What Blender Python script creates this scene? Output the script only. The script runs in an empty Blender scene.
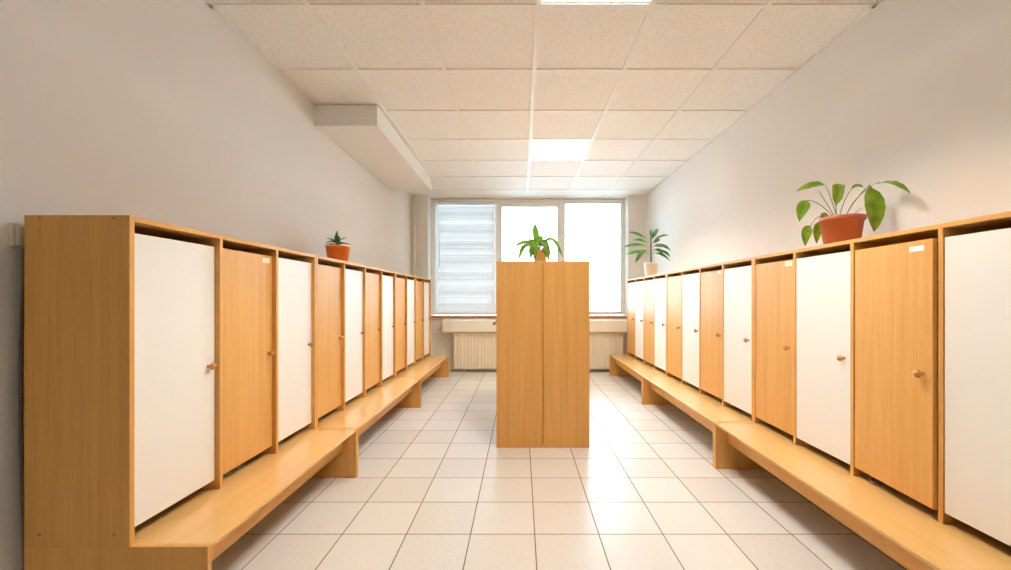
import bpy, bmesh, math, random
from mathutils import Vector, Matrix

random.seed(7)
scene = bpy.context.scene
C = scene.collection
PI = math.pi

# ------------------------------------------------------------------ helpers
def link(name, me, mat=None, parent=None, loc=(0, 0, 0)):
    if mat is not None and not me.materials:
        me.materials.append(mat)
    o = bpy.data.objects.new(name, me)
    C.objects.link(o)
    o.location = loc
    if parent is not None:
        o.parent = parent
    return o

def thing(name, label, cat, loc=(0, 0, 0), rz=0.0, group=None):
    o = bpy.data.objects.new(name, None)
    C.objects.link(o)
    o.empty_display_size = 0.1
    o.location = loc
    o.rotation_euler = (0, 0, rz)
    tag(o, label, cat, group)
    return o

def tag(o, label, cat, group=None):
    o['label'] = label
    o['category'] = cat
    if group:
        o['group'] = group
    return o

def struct(o):
    o['kind'] = 'structure'
    return o

class MB:
    """collects shapes; build() links them as one mesh object"""
    def __init__(self):
        self.v, self.f, self.s, self.m = [], [], [], []
    def add(self, vs, fs, smooth=False, mi=0):
        n = len(self.v)
        self.v += [tuple(p) for p in vs]
        for f in fs:
            self.f.append([i + n for i in f]); self.s.append(smooth); self.m.append(mi)
    def box(self, x0, x1, y0, y1, z0, z1, bev=0.0, mi=0, seg=1):
        bm = bmesh.new()
        bmesh.ops.create_cube(bm, size=1.0)
        for v in bm.verts:
            v.co = Vector(((x0 + x1) / 2 + v.co.x * (x1 - x0), (y0 + y1) / 2 + v.co.y * (y1 - y0), (z0 + z1) / 2 + v.co.z * (z1 - z0)))
        if bev > 0:
            bmesh.ops.bevel(bm, geom=list(bm.edges), offset=bev, segments=seg, affect='EDGES', profile=0.5)
        self.bm(bm, mi=mi)
    def bm(self, bm, smooth=False, mi=0):
        bm.verts.index_update()
        self.add([v.co[:] for v in bm.verts], [[v.index for v in f.verts] for f in bm.faces], smooth, mi)
        bm.free()
    def prism(self, pts, y0, y1, axis='y', mi=0):
        """closed outline (a, b) swept along an axis"""
        n = len(pts)
        def P(a, b, t):
            return {'y': (a, t, b), 'x': (t, a, b), 'z': (a, b, t)}[axis]
        vs = [P(a, b, y0) for a, b in pts] + [P(a, b, y1) for a, b in pts]
        fs = [list(range(n))[::-1], list(range(n, 2 * n))]
        fs += [[i, (i + 1) % n, n + (i + 1) % n, n + i] for i in range(n)]
        self.add(vs, fs, False, mi)
    def lathe(self, prof, seg=32, centre=(0, 0, 0), axis='z', smooth=True, mi=0, wob=None):
        vs, fs = [], []
        n = len(prof)
        for k in range(seg):
            a = 2 * PI * k / seg
            for r, h in prof:
                x, y = r * math.cos(a), r * math.sin(a)
                p = (x, y, h) if axis == 'z' else ((x, -h, y) if axis == '-y' else (h, x, y))
                vs.append((p[0] + centre[0], p[1] + centre[1], p[2] + centre[2]))
        for k in range(seg):
            for i in range(n - 1):
                a, b = k * n + i, ((k + 1) % seg) * n + i
                fs.append([a, b, b + 1, a + 1])
        self.add(vs, fs, smooth, mi)
    def tube(self, pts, r, seg=8, taper=None, mi=0):
        pts = [Vector(p) for p in pts]
        n = len(pts)
        vs, fs = [], []
        prev = None
        for i, p in enumerate(pts):
            d = (pts[min(i + 1, n - 1)] - pts[max(i - 1, 0)]).normalized()
            if prev is None:
                up = Vector((0, 0, 1)) if abs(d.z) < 0.9 else Vector((1, 0, 0))
                a = d.cross(up).normalized()
            else:
                a = (prev - d * prev.dot(d)).normalized()
            prev = a
            b = d.cross(a)
            rr = r if taper is None else r + (taper - r) * i / (n - 1)
            for k in range(seg):
                t = 2 * PI * k / seg
                vs.append(p + a * (rr * math.cos(t)) + b * (rr * math.sin(t)))
        for i in range(n - 1):
            for k in range(seg):
                fs.append([i * seg + k, i * seg + (k + 1) % seg, (i + 1) * seg + (k + 1) % seg, (i + 1) * seg + k])
        fs.append(list(range(seg))[::-1]); fs.append([(n - 1) * seg + k for k in range(seg)])
        self.add(vs, fs, True, mi)
    def mesh(self, name):
        me = bpy.data.meshes.new(name)
        me.from_pydata(self.v, [], self.f)
        me.update()
        bm = bmesh.new(); bm.from_mesh(me)
        bmesh.ops.recalc_face_normals(bm, faces=list(bm.faces))
        bm.to_mesh(me); bm.free()
        me.polygons.foreach_set('use_smooth', self.s)
        me.polygons.foreach_set('material_index', self.m)
        return me
    def build(self, name, mat, parent=None, loc=(0, 0, 0)):
        me = self.mesh(name)
        for m in (mat if isinstance(mat, (list, tuple)) else [mat]):
            me.materials.append(m)
        return link(name, me, None, parent, loc)

def bez(p0, p1, p2, n=10, p3=None):
    out = []
    for i in range(n + 1):
        t = i / n
        if p3 is None:
            out.append(Vector(p0) * (1 - t) ** 2 + Vector(p1) * 2 * t * (1 - t) + Vector(p2) * t * t)
        else:
            out.append(Vector(p0) * (1 - t) ** 3 + Vector(p1) * 3 * t * (1 - t) ** 2 + Vector(p2) * 3 * t * t * (1 - t) + Vector(p3) * t ** 3)
    return out

# ------------------------------------------------------------------ materials
def new_mat(name):
    m = bpy.data.materials.new(name)
    m.use_nodes = True
    nt = m.node_tree
    b = nt.nodes['Principled BSDF']
    return m, nt, b

def N(nt, kind, **kw):
    n = nt.nodes.new(kind)
    for k, v in kw.items():
        setattr(n, k, v)
    return n

def srgb(r, g, b):
    f = lambda c: (c / 255) / 12.92 if c / 255 <= 0.04045 else ((c / 255 + 0.055) / 1.055) ** 2.4
    return (f(r), f(g), f(b), 1.0)

def plain(name, col, rough=0.5, spec=0.5, metal=0.0, var=0.03, scale=40.0, bump=0.0, coat=0.0):
    """one colour with a faint procedural mottling"""
    m, nt, b = new_mat(name)
    tc = N(nt, 'ShaderNodeTexCoord')
    no = N(nt, 'ShaderNodeTexNoise'); no.inputs['Scale'].default_value = scale; no.inputs['Detail'].default_value = 4
    nt.links.new(tc.outputs['Object'], no.inputs['Vector'])
    mr = N(nt, 'ShaderNodeMapRange'); mr.inputs['To Min'].default_value = 1 - var; mr.inputs['To Max'].default_value = 1 + var
    nt.links.new(no.outputs['Fac'], mr.inputs['Value'])
    mx = N(nt, 'ShaderNodeMix', data_type='RGBA', blend_type='MULTIPLY'); mx.inputs['Factor'].default_value = 1.0
    mx.inputs['A'].default_value = col
    nt.links.new(mr.outputs['Result'], mx.inputs['B'])
    nt.links.new(mx.outputs['Result'], b.inputs['Base Color'])
    b.inputs['Roughness'].default_value = rough
    b.inputs['Specular IOR Level'].default_value = spec
    b.inputs['Metallic'].default_value = metal
    b.inputs['Coat Weight'].default_value = coat
    if bump > 0:
        bp = N(nt, 'ShaderNodeBump'); bp.inputs['Strength'].default_value = bump; bp.inputs['Distance'].default_value = 0.002
        nt.links.new(no.outputs['Fac'], bp.inputs['Height'])
        nt.links.new(bp.outputs['Normal'], b.inputs['Normal'])
    return m

def wood(name, axis, light, dark, rough=0.36, coat=0.0, spec=0.5):
    """beech laminate: grain streaks and short flecks running along one local axis"""
    m, nt, b = new_mat(name)
    tc = N(nt, 'ShaderNodeTexCoord')
    oi = N(nt, 'ShaderNodeObjectInfo')
    off = N(nt, 'ShaderNodeVectorMath', operation='SCALE'); off.inputs['Scale'].default_value = 7.3
    cmb = N(nt, 'ShaderNodeCombineXYZ')
    for k in 'XYZ':
        nt.links.new(oi.outputs['Random'], cmb.inputs[k])
    nt.links.new(cmb.outputs['Vector'], off.inputs[0])
    add = N(nt, 'ShaderNodeVectorMath', operation='ADD')
    nt.links.new(tc.outputs['Object'], add.inputs[0]); nt.links.new(off.outputs['Vector'], add.inputs[1])
    def grain(fine, long_):
        mp = N(nt, 'ShaderNodeMapping')
        s = [fine, fine, fine]; s['xyz'.index(axis)] = long_
        mp.inputs['Scale'].default_value = s
        nt.links.new(add.outputs['Vector'], mp.inputs['Vector'])
        no = N(nt, 'ShaderNodeTexNoise'); no.inputs['Scale'].default_value = 1.0; no.inputs['Detail'].default_value = 3; no.inputs['Roughness'].default_value = 0.6
        nt.links.new(mp.outputs['Vector'], no.inputs['Vector'])
        return no
    g1, g2, g3 = grain(24, 0.9), grain(90, 3.0), grain(260, 22)
    m1 = N(nt, 'ShaderNodeMath', operation='MULTIPLY_ADD'); m1.inputs[1].default_value = 0.5
    m2 = N(nt, 'ShaderNodeMath', operation='MULTIPLY_ADD'); m2.inputs[1].default_value = 0.3
    m3 = N(nt, 'ShaderNodeMath', operation='MULTIPLY'); m3.inputs[1].default_value = 0.2
    nt.links.new(g3.outputs['Fac'], m3.inputs[0])
    nt.links.new(g2.outputs['Fac'], m2.inputs[0]); nt.links.new(m3.outputs[0], m2.inputs[2])
    nt.links.new(g1.outputs['Fac'], m1.inputs[0]); nt.links.new(m2.outputs[0], m1.inputs[2])
    cr = N(nt, 'ShaderNodeValToRGB')
    cr.color_ramp.elements[0].position = 0.36; cr.color_ramp.elements[0].color = dark
    cr.color_ramp.elements[1].position = 0.62; cr.color_ramp.elements[1].color = light
    nt.links.new(m1.outputs[0], cr.inputs['Fac'])
    nt.links.new(cr.outputs['Color'], b.inputs['Base Color'])
    b.inputs['Roughness'].default_value = rough
    b.inputs['Specular IOR Level'].default_value = spec
    b.inputs['Coat Weight'].default_value = coat
    return m

WL, WD = srgb(230, 177, 104), srgb(216, 158, 86)
M = {}
M['wood_v'] = wood('beech_upright_grain', 'z', WL, WD, rough=0.42, spec=0.2)
M['wood_x'] = wood('beech_lengthwise_grain', 'x', WL, WD, rough=0.45, spec=0.22)
M['wood_b'] = wood('lacquered_beech_board', 'x', srgb(238, 191, 122), srgb(231, 181, 110), rough=0.26, coat=0.4)
M['knob'] = wood('turned_beech', 'y', srgb(210, 148, 82), srgb(184, 122, 62), rough=0.25, coat=0.3)
M['white'] = plain('white_laminate', srgb(246, 241, 233), rough=0.46, spec=0.22, var=0.012, scale=6)
M['wall'] = plain('white_wall_paint', srgb(237, 233, 228), rough=0.9, var=0.02, scale=3, bump=0.05)
M['plaster'] = plain('white_bulkhead_paint', srgb(242, 238, 233), rough=0.9, var=0.015, scale=3)
M['tbar'] = plain('white_enamel_grid', srgb(244, 242, 238), rough=0.5, var=0.01)
M['lamp_metal'] = plain('white_lamp_enamel', srgb(246, 246, 244), rough=0.35, var=0.005)
M['pvc'] = plain('white_window_plastic', srgb(238, 236, 232), rough=0.4, var=0.01)
M['sill'] = wood('varnished_sill', 'x', srgb(205, 150, 98), srgb(182, 125, 76), rough=0.4)
M['radiator'] = plain('cream_radiator_enamel', srgb(243, 234, 212), rough=0.35, var=0.01)
M['shelf'] = plain('cream_shelf_paint', srgb(244, 237, 222), rough=0.4, var=0.01)
M['pipe'] = plain('cream_pipe_paint', srgb(236, 224, 202), rough=0.45, var=0.01)
M['plastic'] = plain('old_white_plastic', srgb(228, 218, 202), rough=0.4, var=0.02)
M['cable'] = plain('grey_cable_sheath', srgb(120, 112, 104), rough=0.5, var=0.03)
M['label_cream'] = plain('cream_paper_label', srgb(250, 235, 190), rough=0.7, var=0.02, scale=200)
M['label_white'] = plain('white_paper_label', srgb(252, 248, 246), rough=0.7, var=0.02, scale=200)
M['shaded_hardboard'] = plain('shade_darkened_hardboard', srgb(70, 50, 36), rough=0.8, var=0.05, scale=60)  # brown board, colour darkened so the door gaps read as deep shade
M['dark_hole'] = plain('brown_screw_cap', srgb(172, 116, 66), rough=0.5)
M['orange'] = plain('orange_plastic_pot', srgb(236, 126, 52), rough=0.4, var=0.03, scale=20)
M['terracotta'] = plain('terracotta_plastic_pot', srgb(184, 98, 66), rough=0.42, var=0.04, scale=15)
M['white_pot'] = plain('cream_ceramic_pot', srgb(248, 245, 240), rough=0.35, var=0.01)
M['yellow_pot'] = plain('honey_plastic_pot', srgb(248, 212, 150), rough=0.4, var=0.02)
M['soil'] = plain('dark_soil', srgb(62, 45, 34), rough=0.95, var=0.4, scale=150, bump=0.8)
M['trunk'] = plain('green_brown_stem', srgb(98, 112, 66), rough=0.6, var=0.15, scale=80)
M['stalk'] = plain('leaf_stalk', srgb(84, 104, 52), rough=0.5, var=0.1, scale=60)
M['slipper_grey'] = plain('grey_felt', srgb(158, 128, 116), rough=0.9, var=0.1, scale=120)
M['slipper_pale'] = plain('pale_rubber', srgb(176, 158, 148), rough=0.6, var=0.04)
M['slipper_red'] = plain('plum_fabric', srgb(120, 70, 74), rough=0.9, var=0.1, scale=120)

def leaf_mat(name, a, b_, rough=0.38):
    m, nt, b = new_mat(name)
    tc = N(nt, 'ShaderNodeTexCoord')
    no = N(nt, 'ShaderNodeTexNoise'); no.inputs['Scale'].default_value = 14; no.inputs['Detail'].default_value = 4
    nt.links.new(tc.outputs['Object'], no.inputs['Vector'])
    cr = N(nt, 'ShaderNodeValToRGB')
    cr.color_ramp.elements[0].position = 0.35; cr.color_ramp.elements[0].color = a
    cr.color_ramp.elements[1].position = 0.65; cr.color_ramp.elements[1].color = b_
    nt.links.new(no.outputs['Fac'], cr.inputs['Fac'])
    nt.links.new(cr.outputs['Color'], b.inputs['Base Color'])
    b.inputs['Roughness'].default_value = rough
    tr = N(nt, 'ShaderNodeBsdfTranslucent')
    nt.links.new(cr.outputs['Color'], tr.inputs['Color'])
    mx = N(nt, 'ShaderNodeMixShader'); mx.inputs['Fac'].default_value = 0.42
    nt.links.new(b.outputs['BSDF'], mx.inputs[1]); nt.links.new(tr.outputs['BSDF'], mx.inputs[2])
    nt.links.new(mx.outputs['Shader'], nt.nodes['Material Output'].inputs['Surface'])
    return m

M['leaf_lily'] = leaf_mat('lily_leaf', srgb(98, 132, 28), srgb(146, 168, 54))
M['leaf_fresh'] = leaf_mat('fresh_leaf', srgb(74, 118, 34), srgb(134, 176, 50))
M['leaf_strap'] = leaf_mat('strap_leaf', srgb(50, 92, 46), srgb(122, 158, 74))
M['leaf_succulent'] = leaf_mat('succulent_leaf', srgb(58, 84, 48), srgb(120, 142, 76))

# ceiling tile: fine speckle of pin holes
def ceiling_mat():
    m, nt, b = new_mat('mineral_fibre_tile')
    tc = N(nt, 'ShaderNodeTexCoord')
    v = N(nt, 'ShaderNodeTexNoise'); v.inputs['Scale'].default_value = 95; v.inputs['Detail'].default_value = 3
    nt.links.new(tc.outputs['Object'], v.inputs['Vector'])
    cr = N(nt, 'ShaderNodeValToRGB')
    cr.color_ramp.elements[0].position = 0.36; cr.color_ramp.elements[0].color = srgb(232, 228, 222)
    cr.color_ramp.elements[1].position = 0.46; cr.color_ramp.elements[1].color = srgb(248, 247, 244)
    nt.links.new(v.outputs['Fac'], cr.inputs['Fac'])
    nt.links.new(cr.outputs['Color'], b.inputs['Base Color'])
    b.inputs['Roughness'].default_value = 0.95
    bp = N(nt, 'ShaderNodeBump'); bp.inputs['Strength'].default_value = 0.15; bp.inputs['Distance'].default_value = 0.002
    nt.links.new(v.outputs['Fac'], bp.inputs['Height']); nt.links.new(bp.outputs['Normal'], b.inputs['Normal'])
    return m
M['ceiling'] = ceiling_mat()

TILE, TX0, TY0 = 0.2966, 0.0634, 1.887
def floor_mat():
    m, nt, b = new_mat('cream_floor_tile')
    tc = N(nt, 'ShaderNodeTexCoord')
    sep = N(nt, 'ShaderNodeSeparateXYZ'); nt.links.new(tc.outputs['Object'], sep.inputs['Vector'])
    masks, cells = [], []
    for ax, o in (('X', TX0), ('Y', TY0)):
        s = N(nt, 'ShaderNodeMath', operation='SUBTRACT'); s.inputs[1].default_value = o - 100 * TILE
        nt.links.new(sep.outputs[ax], s.inputs[0])
        d = N(nt, 'ShaderNodeMath', operation='DIVIDE'); d.inputs[1].default_value = TILE
        nt.links.new(s.outputs[0], d.inputs[0])
        fr = N(nt, 'ShaderNodeMath', operation='FRACT'); nt.links.new(d.outputs[0], fr.inputs[0])
        fl = N(nt, 'ShaderNodeMath', operation='FLOOR'); nt.links.new(d.outputs[0], fl.inputs[0]); cells.append(fl)
        c = N(nt, 'ShaderNodeMath', operation='SUBTRACT'); c.inputs[1].default_value = 0.5; nt.links.new(fr.outputs[0], c.inputs[0])
        a = N(nt, 'ShaderNodeMath', operation='ABSOLUTE'); nt.links.new(c.outputs[0], a.inputs[0])
        mr = N(nt, 'ShaderNodeMapRange', interpolation_type='SMOOTHSTEP')
        mr.inputs['From Min'].default_value = 0.5 - 0.0110; mr.inputs['From Max'].default_value = 0.5 - 0.0072
        nt.links.new(a.outputs[0], mr.inputs['Value']); masks.append(mr)
    mk = N(nt, 'ShaderNodeMath', operation='MAXIMUM')
    nt.links.new(masks[0].outputs['Result'], mk.inputs[0]); nt.links.new(masks[1].outputs['Result'], mk.inputs[1])
    cmb = N(nt, 'ShaderNodeCombineXYZ'); nt.links.new(cells[0].outputs[0], cmb.inputs['X']); nt.links.new(cells[1].outputs[0], cmb.inputs['Y'])
    wn = N(nt, 'ShaderNodeTexWhiteNoise', noise_dimensions='2D'); nt.links.new(cmb.outputs['Vector'], wn.inputs['Vector'])
    no = N(nt, 'ShaderNodeTexNoise'); no.inputs['Scale'].default_value = 60; no.inputs['Detail'].default_value = 2
    nt.links.new(tc.outputs['Object'], no.inputs['Vector'])
    ad = N(nt, 'ShaderNodeMath', operation='MULTIPLY_ADD'); ad.inputs[1].default_value = 0.6
    nt.links.new(wn.outputs['Value'], ad.inputs[0]); nt.links.new(no.outputs['Fac'], ad.inputs[2])
    cr = N(nt, 'ShaderNodeValToRGB')
    cr.color_ramp.elements[0].position = 0.3; cr.color_ramp.elements[0].color = FLOOR_A
    cr.color_ramp.elements[1].position = 1.0; cr.color_ramp.elements[1].color = FLOOR_B
    nt.links.new(ad.outputs[0], cr.inputs['Fac'])
    mx = N(nt, 'ShaderNodeMix', data_type='RGBA'); mx.inputs['B'].default_value = srgb(138, 118, 100)
    nt.links.new(mk.outputs[0], mx.inputs['Factor']); nt.links.new(cr.outputs['Color'], mx.inputs['A'])
    nt.links.new(mx.outputs['Result'], b.inputs['Base Color'])
    rr = N(nt, 'ShaderNodeMapRange'); rr.inputs['To Min'].default_value = 0.30; rr.inputs['To Max'].default_value = 0.9
    nt.links.new(mk.outputs[0], rr.inputs['Value']); nt.links.new(rr.outputs['Result'], b.inputs['Roughness'])
    iv = N(nt, 'ShaderNodeMath', operation='SUBTRACT'); iv.inputs[0].default_value = 1.0; nt.links.new(mk.outputs[0], iv.inputs[1])
    bp = N(nt, 'ShaderNodeBump'); bp.inputs['Strength'].default_value = 0.35; bp.inputs['Distance'].default_value = 0.002
    nt.links.new(iv.outputs[0], bp.inputs['Height']); nt.links.new(bp.outputs['Normal'], b.inputs['Normal'])
    return m
FLOOR_A, FLOOR_B = srgb(224, 217, 207), srgb(235, 229, 221)
M['floor'] = floor_mat()

def emit(name, col, strength):
    m = bpy.data.materials.new(name); m.use_nodes = True
    nt = m.node_tree
    nt.nodes.remove(nt.nodes['Principled BSDF'])
    e = N(nt, 'ShaderNodeEmission'); e.inputs['Color'].default_value = col; e.inputs['Strength'].default_value = strength
    nt.links.new(e.outputs['Emission'], nt.nodes['Material Output'].inputs['Surface'])
    return m
LAMP = 252.0
M['tube'] = emit('lit_fluorescent_tube', (1.0, 0.965, 0.90, 1), LAMP)

def glass_mat():
    m = bpy.data.materials.new('window_glass'); m.use_nodes = True
    nt = m.node_tree
    nt.nodes.remove(nt.nodes['Principled BSDF'])
    t = N(nt, 'ShaderNodeBsdfTransparent'); t.inputs['Color'].default_value = (0.95, 0.97, 0.96, 1)
    g = N(nt, 'ShaderNodeBsdfGlossy'); g.inputs['Roughness'].default_value = 0.02
    f = N(nt, 'ShaderNodeFresnel'); f.inputs['IOR'].default_value = 1.45
    mx = N(nt, 'ShaderNodeMixShader')
    nt.links.new(f.outputs['Fac'], mx.inputs['Fac']); nt.links.new(t.outputs['BSDF'], mx.inputs[1]); nt.links.new(g.outputs['BSDF'], mx.inputs[2])
    nt.links.new(mx.outputs['Shader'], nt.nodes['Material Output'].inputs['Surface'])
    return m
M['glass'] = glass_mat()

def slat_mat():
    m, nt, b = new_mat('blind_slat')
    b.inputs['Base Color'].default_value = srgb(232, 234, 236); b.inputs['Roughness'].default_value = 0.5
    no = N(nt, 'ShaderNodeTexNoise'); no.inputs['Scale'].default_value = 3
    tr = N(nt, 'ShaderNodeBsdfTranslucent'); tr.inputs['Color'].default_value = srgb(246, 214, 194)
    mx = N(nt, 'ShaderNodeMixShader')
    mr = N(nt, 'ShaderNodeMapRange'); mr.inputs['To Min'].default_value = SLAT_T - 0.02; mr.inputs['To Max'].default_value = SLAT_T + 0.02
    nt.links.new(no.outputs['Fac'], mr.inputs['Value']); nt.links.new(mr.outputs['Result'], mx.inputs['Fac'])
    nt.links.new(b.outputs['BSDF'], mx.inputs[1]); nt.links.new(tr.outputs['BSDF'], mx.inputs[2])
    nt.links.new(mx.outputs['Shader'], nt.nodes['Material Output'].inputs['Surface'])
    return m
SLAT_T = 0.036
M['slat'] = slat_mat()

# ------------------------------------------------------------------ room
XL, XR, YB, YR, ZC = -1.645, 1.875, 6.13, -4.5, 2.64
WX0, WX1, YW, WZ0 = -1.397, 1.608, 6.33, 0.83          # window recess

b = MB(); b.box(XL - 0.15, XR + 0.15, YR - 0.15, 6.55, -0.1, 0.0)
struct(b.build('floor', M['floor']))
b = MB(); b.box(XL - 0.15, XL, YR - 0.15, 6.55, 0, ZC + 0.2)
struct(b.build('wall_left', M['wall']))
b = MB(); b.box(XR, XR + 0.15, YR - 0.15, 6.55, 0, ZC + 0.2)
struct(b.build('wall_right', M['wall']))
b = MB(); b.box(XL, XR, YR - 0.15, YR, 0, ZC + 0.2)
struct(b.build('wall_rear', M['wall']))
b = MB()
b.box(XL, WX0, YB, 6.55, 0, ZC + 0.1); b.box(WX1, XR, YB, 6.55, 0, ZC + 0.1)
b.box(WX0, WX1, YB, 6.55, 0, WZ0 - 0.026)
struct(b.build('wall_back', M['wall']))

# suspended ceiling: one tile field with the two lamp openings left free, T-bars as its part
GP = 0.606
gx = [XL] + [0.091 + GP * k for k in range(-2, 3)] + [XR]
gy = [YR, 2.157 - 11 * GP] + [2.157 + GP * k for k in range(-10, 8)] + [6.42]
gx = sorted(gx); gy = sorted(set(round(v, 4) for v in gy if YR <= v <= 6.42))
def cell(x, y):
    i = max(k for k in range(len(gx)) if gx[k] <= x); j = max(k for k in range(len(gy)) if gy[k] <= y)
    return i, j
lamp_cells = [cell(0.4, 1.85), cell(0.4, 4.3)]
b = MB()
for i in range(len(gx) - 1):
    for j in range(len(gy) - 1):
        if (i, j) in lamp_cells:
            continue
        b.box(gx[i], gx[i + 1], gy[j], gy[j + 1], ZC, ZC + 0.03)
ceiling = struct(b.build('ceiling', M['ceiling']))
b = MB()
for x in gx[1:-1]:
    b.box(x - 0.014, x + 0.014, YR, 6.42, ZC - 0.007, ZC)
for y in gy[1:-1]:
    b.box(XL, XR, y - 0.0115, y + 0.0115, ZC - 0.006, ZC - 0.0002)
for x0, x1 in ((XL, XL + 0.02), (XR - 0.02, XR)):
    b.box(x0, x1, YR, YB, ZC - 0.006, ZC - 0.0003)
b.build('ceiling_grid', M['tbar'], ceiling)

# boxed-in bulkhead under the ceiling
b = MB(); b.box(XL + 0.0005, -1.143, 3.243, 5.21, ZC - 0.1765, ZC - 0.008, bev=0.003)
struct(b.build('trim_1', M['plaster']))

# ------------------------------------------------------------------ window
win = bpy.data.objects.new('window_1', None); C.objects.link(win); win.location = (0, YW, WZ0); struct(win)
def W(mb, name, mat, parent=win):
    return mb.build(name, mat, parent, (0, 0, 0))
zt = ZC - WZ0 - 0.012                # local top of the frame
fx = [-1.397, -1.29, -0.403, -0.312, 0.565, 0.69, 1.56, 1.608]   # frame edges and the sashes between them
b = MB()
b.box(fx[0], fx[1] - 0.03, 0, 0.07, 0.004, zt, 0.004); b.box(fx[6] + 0.01, fx[7], 0, 0.07, 0.004, zt, 0.004)
b.box(fx[2], fx[3], 0, 0.07, 0.04, zt - 0.04, 0.004); b.box(fx[4] + 0.02, fx[5] - 0.02, 0, 0.07, 0.04, zt - 0.04, 0.004)
b.box(fx[1] - 0.03, fx[6] + 0.01, 0, 0.07, zt - 0.045, zt, 0.004); b.box(fx[1] - 0.03, fx[6] + 0.01, 0, 0.07, 0.004, 0.042, 0.004)
W(b, 'window_frame', M['pvc'])
def sash(x0, x1, w, name, top=0.0):
    m = MB()
    z0, z1 = 0.042, zt - 0.045
    m.box(x0, x0 + w, 0.012, 0.062, z0, z1, 0.004); m.box(x1 - w, x1, 0.012, 0.062, z0, z1, 0.004)
    m.box(x0 + w, x1 - w, 0.012, 0.062, z0, z0 + w, 0.004); m.box(x0 + w, x1 - w, 0.012, 0.062, z1 - w - top, z1, 0.004)
    s = W(m, name, M['pvc'])
    g = MB(); g.box(x0 + w, x1 - w, 0.034, 0.040, z0 + w, z1 - w - top)
    g.build('pane', M['glass'], s)
    return s
s1 = sash(fx[1] - 0.03, fx[2], 0.03, 'sash')
s2 = sash(fx[3], fx[4] + 0.02, 0.018, 'sash', 0.05)
s3 = sash(fx[5] - 0.02, fx[6] + 0.01, 0.018, 'sash')
b = MB(); b.box(0.556, 0.574, -0.012, 0.012, 0.62, 0.68, 0.003); b.box(0.559, 0.571, -0.03, -0.012, 0.55, 0.66, 0.004)
b.build('window_handle', M['pvc'], s2)
b = MB(); b.box(WX0 + 0.001, WX1 - 0.001, -0.25, 0.0, -0.025, 0.0, 0.005)
W(b, 'window_sill', M['sill'])
b = MB(); b.box(WX0, WX1, 0.03, 0.2, ZC - WZ0 - 0.012, ZC - WZ0 + 0.15)
W(b, 'lintel', M['wall'])

# venetian blind over the first light
bl = thing('venetian_blind', 'white horizontal slat blind let down over the window light next to the corner pipe', 'blind', (0, 6.30, WZ0))
b = MB(); b.box(-1.285, -0.412, -0.022, 0.018, 1.755, 1.79, 0.003); b.build('head_rail', M['pvc'], bl)
b = MB()
nsl = 50
for k in range(nsl):
    z = 0.065 + (1.745 - 0.065) * k / (nsl - 1)
    tilt = math.radians(68 + 5 * math.sin(k * 0.9) + 4 * math.sin(k * 2.3 + 1))
    pts = []
    for q in range(5):
        t = (q / 4 - 0.5) * 0.042
        cam_ = 0.003 * (1 - (2 * q / 4 - 1) ** 2)
        pts.append((t * math.cos(tilt) + cam_ * math.sin(tilt), t * math.sin(tilt) - cam_ * math.cos(tilt)))
    vs = [(-1.283, y, z + h) for y, h in pts] + [(-0.414, y, z + h) for y, h in pts]
    b.add(vs, [[q, q + 1, q + 6, q + 5] for q in range(4)], True)
b.build('slats', M['slat'], bl)
b = MB(); b.box(-1.283, -0.414, -0.014, 0.014, 0.046, 0.058, 0.003); b.build('bottom_rail', M['pvc'], bl)
b = MB()
for x in (-1.18, -0.52):
    b.tube([(x, -0.024, 0.052), (x, -0.024, 1.757)], 0.0012, 6)
b.build('ladder_cord', M['pvc'], bl)
b = MB(); b.tube([(-1.25, -0.028, 0.75), (-1.25, -0.026, 1.757)], 0.003, 8); b.build('tilt_wand', M['pvc'], bl)

# ------------------------------------------------------------------ ceiling lamps
def ceiling_lamp(x, y, label):
    t = thing('ceiling_lamp', label, 'ceiling light', (x, y, ZC), 0, 'square louvred ceiling lamps')
    h = GP / 2 - 0.0125
    b = MB()
    b.box(-h, h, -h, h, 0.085, 0.09)
    for s in (-1, 1):
        b.box(min(s * h, s * (h - 0.004)), max(s * h, s * (h - 0.004)), -h, h, 0.0, 0.085)
        b.box(-h, h, min(s * h, s * (h - 0.004)), max(s * h, s * (h - 0.004)), 0.0, 0.085)
    b.build('lamp_housing', M['lamp_metal'], t)
    for k in range(4):
        m = MB(); xx = (k - 1.5) * 0.142
        m.tube([(xx, -0.27, 0.060), (xx, 0.27, 0.060)], 0.013, 12)
        m.build('tube', M['tube'], t)
    b = MB()
    for k in range(1, 4):
        xx = (k - 2) * 0.142
        b.prism([(xx - 0.006, 0.045), (xx + 0.006, 0.045), (xx + 0.002, 0.006), (xx - 0.002, 0.006)], -h + 0.005, h - 0.005)
    for k in range(1, 8):
        yy = -h + 2 * h * k / 8
        b.prism([(yy - 0.003, 0.032), (yy + 0.003, 0.032), (yy + 0.001, 0.006), (yy - 0.001, 0.006)], -h + 0.005, h - 0.005, axis='x')
    b.build('louvre', M['lamp_metal'], t)
    b = MB()
    for s in (-1, 1):
        b.box(min(s * (h - 0.014), s * (h - 0.005)), max(s * (h - 0.014), s * (h - 0.005)), -h + 0.005, h - 0.005, 0.001, 0.005)
        b.box(-h + 0.014, h - 0.014, min(s * (h - 0.014), s * (h - 0.005)), max(s * (h - 0.014), s * (h - 0.005)), 0.001, 0.005)
    b.build('lamp_frame', M['lamp_metal'], t)
cx = 0.091 + GP / 2
ceiling_lamp(cx, 2.157 - GP / 2, 'square lit louvred lamp in the ceiling, cut by the top edge of the photo')
ceiling_lamp(cx, 2.157 + 3.5 * GP, 'square lit louvred lamp in the ceiling, the smaller one above the free-standing lockers')

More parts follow.
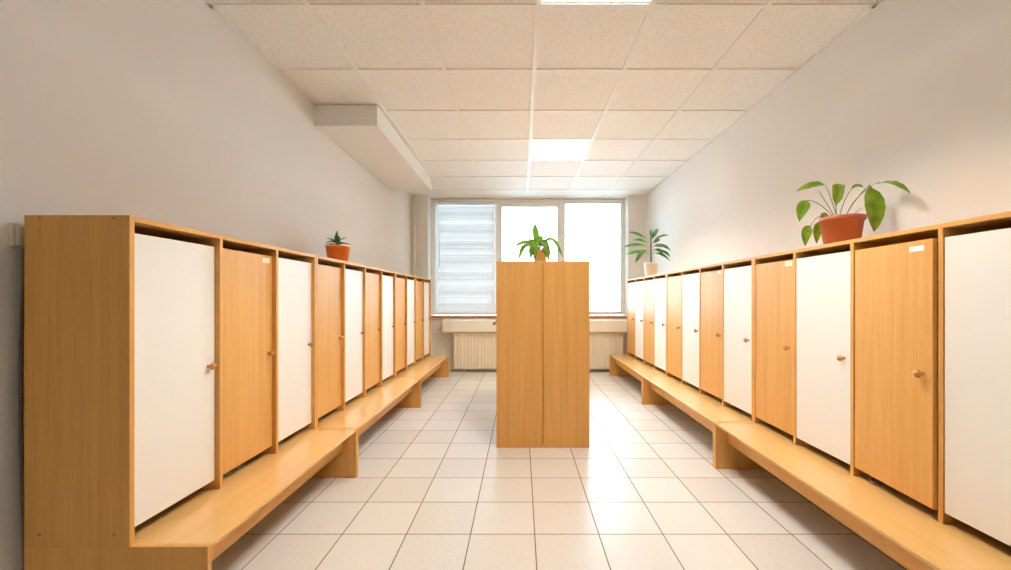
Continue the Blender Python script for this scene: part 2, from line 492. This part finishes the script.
# ------------------------------------------------------------------ lockers and benches
ZB, ZT = 0.295, 1.357          # bench height, locker top
PT = 0.018
PITCH = 0.39175
DEPTH = 0.338
BOUT = 0.25                    # how far the bench stands out in front of the doors
KNOB_PROF = [(0.0, 0.031), (0.006, 0.0305), (0.0115, 0.027), (0.0145, 0.022), (0.0145, 0.018), (0.011, 0.0135), (0.0065, 0.011), (0.0055, 0.006), (0.0075, 0.0)]
_k = MB(); _k.lathe(KNOB_PROF, 20, axis='-y'); KNOB_ME = _k.mesh('knob'); KNOB_ME.materials.append(M['knob'])

def locker(name, label, loc, rz, colours, z0, z1, recess, group, ajar=None, knob_z=0.815, labels=None, gap0=0.041, caps=None, PITCH=PITCH):
    """origin: front lower corner on the viewer's left; x runs along the front, -y is the front"""
    n = len(colours)
    L = n * PITCH + PT
    t = thing(name, label, 'locker', (loc[0], loc[1], z0), rz, group)
    H = z1 - z0
    for k in range(n + 1):
        b = MB()
        end = k in (0, n)
        x0 = k * PITCH
        b.box(x0, x0 + PT, 0, DEPTH, 0, H if end else H - PT, 0.0012)
        p = b.build('side_panel' if end else 'divider', M['wood_v'], t)
        if caps is not None and k == caps:
            xf = -0.0016 if k == 0 else x0 + PT - 0.0004
            for yy in (0.05, DEPTH - 0.05):
                for zz in (H - 0.009, 0.04):
                    c = MB(); c.box(min(xf, xf + 0.002), max(xf, xf + 0.002), yy - 0.004, yy + 0.004, zz - 0.004, zz + 0.004, 0.001)
                    c.build('screw_cap', M['dark_hole'], p)
    b = MB(); b.box(PT, L - PT, 0.001, DEPTH, H - PT, H - 0.001, 0.0012); b.build('top_panel', M['wood_x'], t)
    b = MB(); b.box(PT, L - PT, DEPTH - 0.005, DEPTH - 0.001, 0.0, H - PT); b.build('back_panel', M['shaded_hardboard'], t)
    for k in range(n):
        b = MB(); b.box(k * PITCH + PT, (k + 1) * PITCH, 0.05, DEPTH - 0.006, H - 0.19, H - 0.174); b.build('shelf', M['wood_x'], t)  # unseen inner shelf, added to block light behind the upper door gap
    if z0 < 0.1:
        b = MB(); b.box(PT, L - PT, 0.02, DEPTH - 0.006, 0.06, 0.078); b.build('bottom_panel', M['wood_x'], t)
        b = MB(); b.box(PT, L - PT, 0.03, 0.048, 0.0, 0.06); b.build('plinth', M['wood_x'], t)
    d0, d1 = gap0, H - PT - 0.034
    for k, col in enumerate(colours):
        w = PITCH - PT - 0.005
        e = bpy.data.meshes.new('door')
        b = MB(); b.box(0, w, 0, 0.018, d0, d1, 0.0012)
        dr = b.build('door', M['white'] if col == 'w' else M['wood_v'], t, (k * PITCH + PT + 0.0025, recess[k] if isinstance(recess, (list, tuple)) else recess, 0))
        dr['label'] = ('white' if col == 'w' else 'beech') + ' door with a round wooden knob'
        if ajar and k in ajar:
            dr.rotation_euler = (0, 0, -ajar[k])
        kn = link('knob', KNOB_ME, None, dr, (w - 0.036, 0.0, knob_z - z0))
        if labels and k in labels:
            mat, lx, lw, lh, lz = labels[k]
            c = MB(); c.box(w - lx - lw, w - lx, -0.0008, 0.0, d1 - lz - lh, d1 - lz)
            c.build('name_label', M[mat], dr)
    return t, L

def bench(label, loc, rz, L, group):
    t = thing('bench', label, 'bench', (loc[0], loc[1], 0), rz, group)
    y0, y1 = -BOUT, DEPTH
    for x in (0, L - PT):
        b = MB(); b.box(x, x + PT, y0, y1, 0.0, ZB, 0.0012); b.build('end_panel', M['wood_v'], t)
    b = MB(); b.box(PT, L - PT, y0, y1, ZB - 0.014, ZB - 0.0006, 0.002, seg=2); b.build('bench_top', M['wood_b'], t)
    b = MB(); b.box(PT, L - PT, y0 + 0.080, y0 + 0.098, 0.168, ZB - 0.014); b.build('apron', M['wood_x'], t)
    return t

XF = -1.253
yl = 1.304
gl, gb = 'beech lockers along the walls', 'low beech benches under the wall lockers'
RL = 0.02
yl = 1.306
left = [
    (['w', 'o', 'w'], 'three-door beech locker unit showing its bare end panel beside the wall socket',
     'beech bench under the three-door locker unit, two slippers standing on it',
     {1: ('label_cream', 0.020, 0.058, 0.026, 0.012)}),
    (['o', 'w', 'o', 'w'], 'four-door beech locker unit carrying the succulent in the orange pot',
     'beech bench under the locker unit that carries the orange pot', None),
    (['o', 'w', 'o', 'w'], 'four-door beech locker unit between the orange-pot unit and the radiator corner',
     'beech bench under the plantless locker unit by the corner heating pipe', None),
]
for i, (cols, lab, blab, lbs) in enumerate(left):
    t, L = locker('locker_unit', lab, (XF, yl), PI / 2, cols, ZB, ZT + 0.001 * (i == 2), RL, gl, labels=lbs, caps=0 if i == 0 else None)
    bench(blab, (XF, yl), PI / 2, L, gb)
    yl += L + 0.002

RA = -0.005                       # the other row stands a hair out of parallel
rot = -PI / 2 + RA
LU = 4 * PITCH + PT
def rpos(d):                      # point on the row's front line, d metres along it from the first joint
    return (1.492 + d * math.sin(-RA), 2.622 + d * math.cos(RA))
right = [
    (0.0, 'four-door beech locker unit under the terracotta-potted plant, one wood door ajar',
     'beech bench under the locker unit with the terracotta plant, one slipper on it',
     {2: 0.050}, {0: ('label_cream', 0.010, 0.062, 0.028, 0.006), 2: ('label_white', 0.032, 0.06, 0.019, 0.02)}),
    (LU + 0.002, 'four-door beech locker unit without a plant, between the terracotta and the cream-pot units',
     'beech bench under the plantless locker unit, between two other benches of its row', None, {2: ('label_cream', 0.02, 0.05, 0.02, 0.008)}),
    (2 * LU + 0.004, 'four-door beech locker unit under the strap-leaved plant in the cream pot',
     'beech bench under the cream-pot locker unit, ending at the radiator', None, None),
]
for d, lab, blab, aj, lbs in right:
    p = rpos(d)
    locker('locker_unit', lab, p, rot, ['o', 'w', 'o', 'w'], ZB, ZT, 0.003, gl, ajar=aj, labels=lbs, PITCH=0.389 if aj else PITCH)
    bench(blab, p, rot, LU, gb)

# free-standing pair, back to back in the middle of the floor
CX, CY = 0.1605, 2.978
CL = 4 * PITCH + PT
gc = 'free-standing lockers back to back'
locker('locker_unit', 'free-standing beech locker unit mid-floor, on the blind side, one knob showing at its edge', (CX - 0.002 - DEPTH, CY + CL), -PI / 2,
       ['o', 'w', 'o', 'w'], 0.0, 1.362, 0.0, gc, knob_z=0.905, gap0=0.09, caps=4)
locker('locker_unit', 'free-standing beech locker unit mid-floor, on the side of the unshaded window panes', (CX + 0.002 + DEPTH, CY), PI / 2,
       ['w', 'o', 'w', 'o'], 0.0, 1.362, 0.0, gc, knob_z=0.905, gap0=0.09, caps=0)

# ------------------------------------------------------------------ radiator, shelf, pipes
rd = thing('radiator', 'cream ribbed panel radiator under the window shelf', 'radiator', (-0.993, 6.03, 0.0))
b = MB()
RLn, z0, z1 = 2.51, 0.05, 0.585
prof = []
nr = 50
for k in range(nr):
    x = RLn * k / nr; p = RLn / nr
    prof += [(x + 0.10 * p, -0.012), (x + 0.62 * p, -0.012), (x + 0.74 * p, 0.0), (x + 0.98 * p, 0.0)]
out = [(0.0, 0.0)] + prof + [(RLn, 0.0), (RLn, 0.014), (0.0, 0.014)]
b.prism(out, z0 + 0.03, z1 - 0.035, axis='z')
b.box(0, RLn, -0.010, 0.014, z0, z0 + 0.03, 0.004); b.box(0, RLn, -0.010, 0.014, z1 - 0.035, z1, 0.004)
b.build('front_panel', M['radiator'], rd)
b = MB(); b.box(0, RLn, 0.055, 0.075, z0, z1, 0.004); b.build('rear_panel', M['radiator'], rd)
b = MB(); b.box(0.004, RLn - 0.004, 0.014, 0.055, z1 - 0.02, z1 - 0.006); b.build('top_grille', M['radiator'], rd)
for x in (0.15, RLn / 2, RLn - 0.15):
    b = MB(); b.box(x - 0.015, x + 0.015, 0.075, 0.098, 0.2, 0.5, 0.003); b.build('bracket', M['radiator'], rd)
    b = MB(); b.box(x - 0.02, x + 0.02, 0.02, 0.06, 0.0, 0.06, 0.003); b.build('foot', M['radiator'], rd)
b = MB(); b.tube([(0.0, 0.035, 0.085), (-0.035, 0.035, 0.085), (-0.05, 0.035, 0.07), (-0.05, 0.035, 0.0)], 0.009, 10)
b.tube([(-0.05, 0.035, 0.07), (-0.05, 0.035, 0.56), (0.0, 0.035, 0.56)], 0.009, 10)
b.build('feed_pipe', M['pipe'], rd)

b = MB()
b.prism([(5.955, 0.60), (6.128, 0.60), (6.128, 0.790), (6.118, 0.792), (5.962, 0.772), (5.955, 0.764)], -1.143, 1.60, axis='x')
sh = b.build('radiator_shelf', M['shelf'])
tag(sh, 'long cream boxed shelf on the wall below the window, over the radiator', 'shelf')

hp = thing('heating_pipe', 'thin cream riser pipe in the corner beside the blind', 'pipe', (-1.585, 6.07, 0))
b = MB(); b.tube([(0, 0, 0.0), (0, 0, 2.627)], 0.018, 14); b.build('pipe', M['pipe'], hp)
for z in (0.45, 1.3, 2.2):
    b = MB(); b.lathe([(0.018, z), (0.0215, z), (0.0215, z + 0.02), (0.018, z + 0.02)], 16, smooth=False)
    b.box(-0.006, 0.006, 0.018, 0.0595, z + 0.004, z + 0.016); b.build('pipe_clip', M['pipe'], hp)

# ------------------------------------------------------------------ wall socket and cable
so = thing('wall_socket', 'square off-white socket box on the wall behind the locker end panel', 'socket', (XL + 0.0005, 1.348, 1.255))
b = MB(); b.box(0, 0.012, -0.042, 0.042, 0, 0.08, 0.003); b.build('socket_plate', M['plastic'], so)
b = MB(); b.box(0.012, 0.024, -0.033, 0.033, 0.009, 0.071, 0.004); b.build('socket_cover', M['plastic'], so)
b = MB()
cp = [(XL + 0.012, 1.340, 1.2555), (XL + 0.014, 1.339, 1.18), (XL + 0.011, 1.334, 0.95), (XL + 0.012, 1.331, 0.7), (XL + 0.012, 1.338, 0.45), (XL + 0.012, 1.343, 0.2), (XL + 0.014, 1.343, 0.004)]
sm = []
for i in range(len(cp) - 1):
    a, c = Vector(cp[i]), Vector(cp[i + 1])
    sm += [a.lerp(c, t / 4) for t in range(4)]
sm.append(Vector(cp[-1]))
b.tube(sm, 0.005, 8)
tag(b.build('cable', M['cable']), 'grey cable hanging down the wall from the socket box', 'cable')

# ------------------------------------------------------------------ slippers seen in the gaps under the doors
def slipper(label, loc, rz, sole, upper, s=1.0, group=None):
    t = thing('slipper', label, 'slipper', loc, rz, group)
    pts = []
    for k in range(28):
        a = 2 * PI * k / 28
        x, y = math.cos(a), math.sin(a)
        w = 0.030 + 0.010 * max(0, y) - 0.004 * math.cos(2 * a)
        pts.append((x * w * s, y * 0.085 * s))
    b = MB(); b.prism(pts, 0.0005, 0.012 * s, axis='z'); b.build('sole', M[sole], t)
    b = MB(); vs, fs = [], []
    nu, nv = 9, 10
    for j in range(nv):
        f = j / (nv - 1)
        yy = (0.0 + 0.082 * f) * s
        w = (0.036 + 0.004 * f) * math.sqrt(max(0.02, 1 - max(0, (f - 0.35) / 0.66) ** 2)) * s
        hh = (0.040 - 0.020 * f) * s
        for i in range(nu):
            a = PI * i / (nu - 1)
            vs.append((w * math.cos(a), yy, 0.010 * s + hh * math.sin(a) ** 0.8))
    for j in range(nv - 1):
        for i in range(nu - 1):
            q = j * nu + i
            fs.append([q, q + 1, q + 1 + nu, q + nu])
    b.add(vs, fs, True)
    b.build('upper', M[upper], t)
    return t
zb = ZB
slipper('grey slipper on the bench under the labelled beech door, nearer the end panel', (-1.385, 1.832, zb), -PI / 2 + 0.08, 'slipper_pale', 'slipper_grey', 0.95, 'slippers on the benches')
slipper('grey slipper on the bench under the labelled beech door, farther from the end panel', (-1.380, 1.912, zb), -PI / 2 - 0.06, 'slipper_pale', 'slipper_grey', 0.95, 'slippers on the benches')
slipper('plum and pale slipper on the bench under the ajar beech door', (1.585, 1.765, zb), PI / 2 + 0.2, 'slipper_pale', 'slipper_red', 0.95, 'slippers on the benches')

# ------------------------------------------------------------------ plants
def leaf(mb, pts, w, up=(0, -1, 0.3), fold=0.25, n=12, peak=0.45, wave=0.0, mi=0, tipw=0.02, roll=0.0, neck=0.0):
    """pts: 3 or 4 control points of the midrib; w: greatest width; up: which way the face looks"""
    cur = bez(*pts[:3], n=n) if len(pts) == 3 else bez(pts[0], pts[1], pts[2], n, pts[3])
    up = Vector(up).normalized()
    vs, fs = [], []
    for i, p in enumerate(cur):
        t = i / n
        d = (cur[min(i + 1, n)] - cur[max(i - 1, 0)]).normalized()
        side = d.cross(up)
        side = side.normalized() if side.length > 1e-4 else Vector((1, 0, 0))
        nor = side.cross(d).normalized()
        if roll:
            side = (Matrix.Rotation(roll * t, 3, d) @ side); nor = side.cross(d).normalized()
        q = t / peak if t < peak else (1 - t) / (1 - peak)
        hw = 0.5 * w * max(tipw, math.sin(PI / 2 * max(0, q)) ** 0.85)
        if t < neck:
            hw *= 0.12
        elif t < neck + 0.2:
            hw *= 0.12 + 0.88 * (t - neck) / 0.2
        wv = wave * math.sin(i * 2.1)
        for s in (-1, -0.5, 0, 0.5, 1):
            vs.append(p + side * (s * hw) + nor * (abs(s) * hw * fold * 2 + wv * abs(s) * hw))
    for i in range(n):
        for j in range(4):
            a = i * 5 + j
            fs.append([a, a + 1, a + 6, a + 5])
    mb.add(vs, fs, True, mi)

def pot(t, mat, r0, r1, h, rim, rimh, saucer=0.0):
    b = MB()
    prof = [(0.0, 0.001), (r0 - 0.004, 0.001), (r0, 0.005), (r1 - rim * 0.5, h - rimh), (r1, h - rimh + 0.002), (r1 + 0.001, h - 0.002), (r1 - 0.002, h), (r1 - 0.005, h - 0.001), (r1 - rim * 0.5 - 0.006, h - rimh), (r1 - 0.02, h - 0.035)]
    b.lathe(prof, 40)
    b.build('pot', mat, t)
    b = MB(); b.lathe([(0.0, h - 0.022), ((r1 - 0.018) * 0.6, h - 0.022), (r1 - 0.0125, h - 0.026)], 32)
    b.build('soil', M['soil'], t)

# --- peace-lily style plant in the terracotta bowl
PX, PY = 1.678, 2.135
pl = thing('potted_plant', 'broad-leaved green plant in a terracotta bowl on top of the lockers', 'plant', (PX, PY, ZT), 0)
pot(pl, M['terracotta'], 0.075, 0.101, 0.158, 0.016, 0.024)
K = 0.000828
def local(px, py, d, X, Y, Z):   # a photo direction at a chosen depth -> metres from the plant's foot
    return Vector(((px - 521) / 408 * (Y + d) - X, d, 1.09 + (298.5 - py) / 408 * (Y + d) - Z))
def A(zx, zy, d=0.0):
    return local(780 + zx / 6.333, 170 + zy / 6.333, d, PX, PY, ZT)
f = MB(); st = MB()
def stalk(*p, r=0.0022):
    st.tube(bez(*p, n=10) if len(p) == 3 else bez(p[0], p[1], p[2], 10, p[3]), r, 6, taper=r * 0.7)
root = lambda x, d=0.0: A(x, 305, d)
# a: flat leaf reaching out to the far side
stalk(root(362), A(330, 190, 0.02), A(290, 98, 0.04)); leaf(f, (A(290, 98, 0.04), A(220, 80, 0.06), A(100, 137, 0.10)), 0.052, up=(0.1, -0.85, 0.7), fold=0.15, wave=0.06)
# b: drooping leaf
stalk(root(345, 0.02), A(250, 195, 0.05), A(180, 192, 0.07)); leaf(f, (A(182, 190, 0.07), A(130, 230, 0.06), A(122, 328, 0.03)), 0.060, up=(-0.3, -1, 0.5), fold=0.2)
# bare stalk
stalk(root(352), A(300, 220, -0.01), A(245, 130, -0.02), r=0.002)
# c: half-unrolled young leaf
leaf(f, (A(354, 285, -0.03), A(352, 190, -0.035), A(362, 88, -0.03)), 0.056, up=(-0.25, -1, 0.15), fold=0.35, peak=0.93, tipw=0.25, neck=0.3)
stalk(root(360, -0.03), A(356, 280, -0.03), A(354, 230, -0.033))
stalk(A(375, 165, 0.01), A(395, 115, 0.01), A(412, 85, 0.0), r=0.0018)
# d: small leaf seen edge-on
stalk(root(375), A(400, 190, 0.0), A(452, 118, -0.02)); leaf(f, (A(448, 122, -0.02), A(490, 95, -0.04), A(527, 112, -0.06)), 0.040, up=(0.2, -0.9, 0.7), fold=0.2)
# e: big leaf hanging down in front
stalk(root(410), A(470, 180, -0.03), A(570, 92, -0.06)); leaf(f, (A(568, 90, -0.06), A(580, 180, -0.10), A(612, 290, -0.09), A(594, 392, -0.075)), 0.088, up=(-0.25, -1, 0.25), fold=0.16, wave=0.05, n=18)
# f: long leaf reaching towards the camera along the wall
stalk(root(415, -0.02), A(460, 170, -0.05), A(592, 96, -0.10)); leaf(f, (A(590, 96, -0.10), A(700, 50, -0.18), A(828, 152, -0.27)), 0.056, up=(-0.1, -0.7, 1), fold=0.15, wave=0.06, n=14)
# g: leaves lying low on the far side
stalk(root(330, 0.03), A(240, 260, 0.10), A(195, 350, 0.12)); leaf(f, (A(196, 350, 0.12), A(150, 380, 0.12), A(160, 484, 0.10)), 0.052, up=(-0.2, -1, 0.3), fold=0.2)
stalk(root(335, 0.05), A(270, 250, 0.09), A(248, 325, 0.11)); leaf(f, (A(248, 322, 0.11), A(215, 380, 0.12), A(232, 468, 0.11)), 0.052, up=(0.1, -1, 0.3), fold=0.2)
leaf(f, (A(300, 315, 0.09), A(272, 250, 0.10), A(262, 320, 0.115)), 0.03, up=(0, -1, 0.4), fold=0.2)
stalk(root(430, 0.0), A(470, 270, 0.0), A(525, 238, 0.0), r=0.0015)
f.build('foliage', M['leaf_lily'], pl); st.build('stalks', M['stalk'], pl)

# --- strap-leaved plant in the cream pot
DX, DY = 1.625, 5.10
dp = thing('potted_plant', 'small palm-like plant with strap leaves in a cream pot by the window', 'plant', (DX, DY, ZT), 0)
pot(dp, M['white_pot'], 0.070, 0.088, 0.178, 0.008, 0.02)
K2 = DY / 408 / 8.14
def B(zx, zy, d=0.0):
    return local(610 + zx / 8.14, 215 + zy / 8.14, d, DX, DY, ZT)
f = MB(); st = MB()
st.tube([B(333, 410), B(334, 300), B(331, 200), B(331, 150)], 0.012, 10, taper=0.006)
strap = [((332, 230), (250, 150), (148, 142), 0.03, 40), ((332, 250), (270, 195), (185, 205), -0.10, 36), ((332, 270), (240, 220), (112, 262), 0.02, 36),
         ((332, 300), (250, 285), (128, 322), -0.06, 38), ((332, 290), (265, 270), (205, 390), 0.0, 44), ((332, 220), (345, 160), (395, 110), 0.0, 46),
         ((333, 240), (390, 165), (480, 165), -0.16, 34), ((333, 250), (380, 200), (408, 200), 0.08, 40), ((333, 270), (400, 215), (495, 292), -0.17, 46),
         ((333, 290), (400, 260), (425, 330), -0.08, 42), ((333, 300), (420, 270), (490, 342), -0.18, 44), ((333, 320), (400, 290), (488, 375), -0.14, 34),
         ((333, 260), (390, 240), (440, 262), -0.02, 46), ((331, 190), (326, 150), (333, 118), 0.0, 24), ((332, 310), (300, 330), (290, 300), -0.12, 26)]
for a, m_, c, d, w in strap:
    leaf(f, (B(*a), B(m_[0], m_[1], d * 0.5), B(c[0], c[1], d)), w * K2 * 0.78, up=(0.1, -0.85, 0.55), fold=0.2, peak=0.68, n=14, neck=0.22)
f.build('foliage', M['leaf_strap'], dp); st.build('stem', M['trunk'], dp)

# --- arching plant on the free-standing lockers
HX, HY, HZ = 0.152, 3.23, 1.362
hp2 = thing('potted_plant', 'arching bright green plant on top of the free-standing lockers', 'plant', (HX, HY, HZ), 0)
pot(hp2, M['yellow_pot'], 0.046, 0.060, 0.112, 0.006, 0.014)
K3 = HY / 408 / 6.33
def D(zx, zy, d=0.0):
    return local(480 + zx / 6.33, 210 + zy / 6.33, d, HX, HY, HZ)
f = MB(); st = MB()
hl = [  # base, control, tip, depth of tip, width, depth of base
    ((372, 250), (345, 175), (349, 82), -0.02, 40, 0.0),
    ((366, 255), (310, 170), (215, 235), -0.04, 30, 0.0),
    ((368, 260), (262, 170), (247, 326), 0.02, 26, 0.03),
    ((370, 255), (318, 205), (322, 315), -0.10, 34, -0.02),
    ((372, 262), (345, 195), (345, 325), -0.13, 30, -0.03),
    ((380, 255), (400, 120), (432, 322), -0.12, 40, -0.02),
    ((378, 250), (395, 150), (448, 300), -0.08, 36, 0.0),
    ((384, 255), (450, 95), (524, 303), 0.0, 26, 0.02),
    ((376, 245), (380, 180), (395, 160), 0.06, 26, 0.03),
    ((374, 250), (350, 200), (300, 185), 0.08, 26, 0.04),
    ((380, 262), (402, 215), (440, 325), -0.11, 32, -0.03),
    ((374, 262), (368, 190), (362, 300), 0.12, 30, 0.04)]
for a, m_, c, d, w, d0 in hl:
    leaf(f, (D(a[0], a[1], d0), D(m_[0], m_[1], (d + d0) * 0.6), D(c[0], c[1], d)), w * K3 * 1.15, up=(0.15, -0.9, 0.6), fold=0.22, peak=0.6, n=12)
for x, d in ((370, 0.0), (376, -0.015), (382, 0.012)):
    st.tube([D(376, 305, 0.0), D(x, 280, d), D(x, 248, d)], 0.004, 6)
f.build('foliage', M['leaf_fresh'], hp2); st.build('stem', M['stalk'], hp2)

# --- succulent in the orange pot
SX, SY = -1.452, 3.235
sp = thing('potted_plant', 'small dark succulent in an orange pot on top of the lockers', 'plant', (SX, SY, ZT), 0)
pot(sp, M['orange'], 0.072, 0.092, 0.146, 0.008, 0.012)
K4 = SY / 408 / 9.5
def E(zx, zy, d=0.0):
    return local(300 + zx / 9.5, 220 + zy / 9.5, d, SX, SY, ZT)
f = MB()
sl = [((355, 240), (345, 170), (356, 98), 0.0, 36), ((355, 225), (395, 175), (440, 176), -0.03, 22), ((352, 230), (300, 190), (238, 228), -0.05, 26),
      ((352, 225), (300, 175), (240, 180), 0.06, 20), ((356, 225), (372, 190), (388, 238), -0.07, 22), ((354, 235), (330, 200), (270, 205), -0.09, 22),
      ((356, 240), (300, 225), (215, 242), 0.02, 22), ((356, 240), (420, 215), (492, 242), 0.02, 22), ((356, 235), (400, 205), (425, 225), 0.08, 20),
      ((356, 235), (350, 190), (330, 150), 0.06, 26), ((356, 235), (372, 185), (378, 150), 0.05, 22), ((356, 240), (390, 215), (450, 235), -0.06, 20),
      ((354, 240), (320, 225), (285, 240), -0.10, 22)]
for a, m_, c, d, w in sl:
    leaf(f, (E(*a), E(m_[0], m_[1], d * 0.6), E(c[0], c[1], d)), w * K4 * 1.1, up=(0.1, -0.6, 0.9), fold=0.35, peak=0.35, n=8)
f.build('foliage', M['leaf_succulent'], sp)
b = MB()
for k in range(5):
    b.tube([E(356, 262, 0.0), E(352 + 3 * k, 245, 0.003 * k), E(353 + 2 * k, 225, 0.0)], 0.006, 6)
b.build('stem', M['trunk'], sp)

# ------------------------------------------------------------------ daylight
w = bpy.data.worlds.new('overcast_sky'); scene.world = w
w.use_nodes = True
bg = w.node_tree.nodes['Background']
SKY = 14.0
wt = w.node_tree
wtc = N(wt, 'ShaderNodeTexCoord'); wsp = N(wt, 'ShaderNodeSeparateXYZ'); wr = N(wt, 'ShaderNodeValToRGB')
wt.links.new(wtc.outputs['Generated'], wsp.inputs['Vector'])
wm = N(wt, 'ShaderNodeMapRange'); wm.inputs['From Min'].default_value = -1.0; wm.inputs['From Max'].default_value = 1.0
wt.links.new(wsp.outputs['Z'], wm.inputs['Value']); wt.links.new(wm.outputs['Result'], wr.inputs['Fac'])
wr.color_ramp.elements[0].position = 0.46; wr.color_ramp.elements[0].color = (0.44, 0.57, 0.68, 1)    # unseen ground below the horizon, brightened to light ceiling and upper walls
wr.color_ramp.elements[1].position = 0.53; wr.color_ramp.elements[1].color = (0.60, 0.81, 1.0, 1)     # bright overcast sky
wt.links.new(wr.outputs['Color'], bg.inputs['Color'])
bg.inputs['Strength'].default_value = SKY

# ------------------------------------------------------------------ camera
cam = bpy.data.cameras.new('camera')
co = bpy.data.objects.new('camera', cam); C.objects.link(co)
co.location = (0, 0, 1.09); co.rotation_euler = (PI / 2, 0, 0)
cam.sensor_fit = 'HORIZONTAL'; cam.sensor_width = 36.0
cam.lens = 408 / 1011 * 36
cam.shift_x = -(521 - 505.5) / 1011
cam.shift_y = (298.5 - 285) / 1011
cam.clip_start = 0.02
scene.camera = co

vs = scene.view_settings
vs.view_transform = 'Standard'; vs.look = 'None'; vs.gamma = 1.0; vs.use_curve_mapping = False
vs.exposure = -0.06
scene.cycles.max_bounces = 10
scene.cycles.diffuse_bounces = 6
scene.cycles.sample_clamp_indirect = 8.0
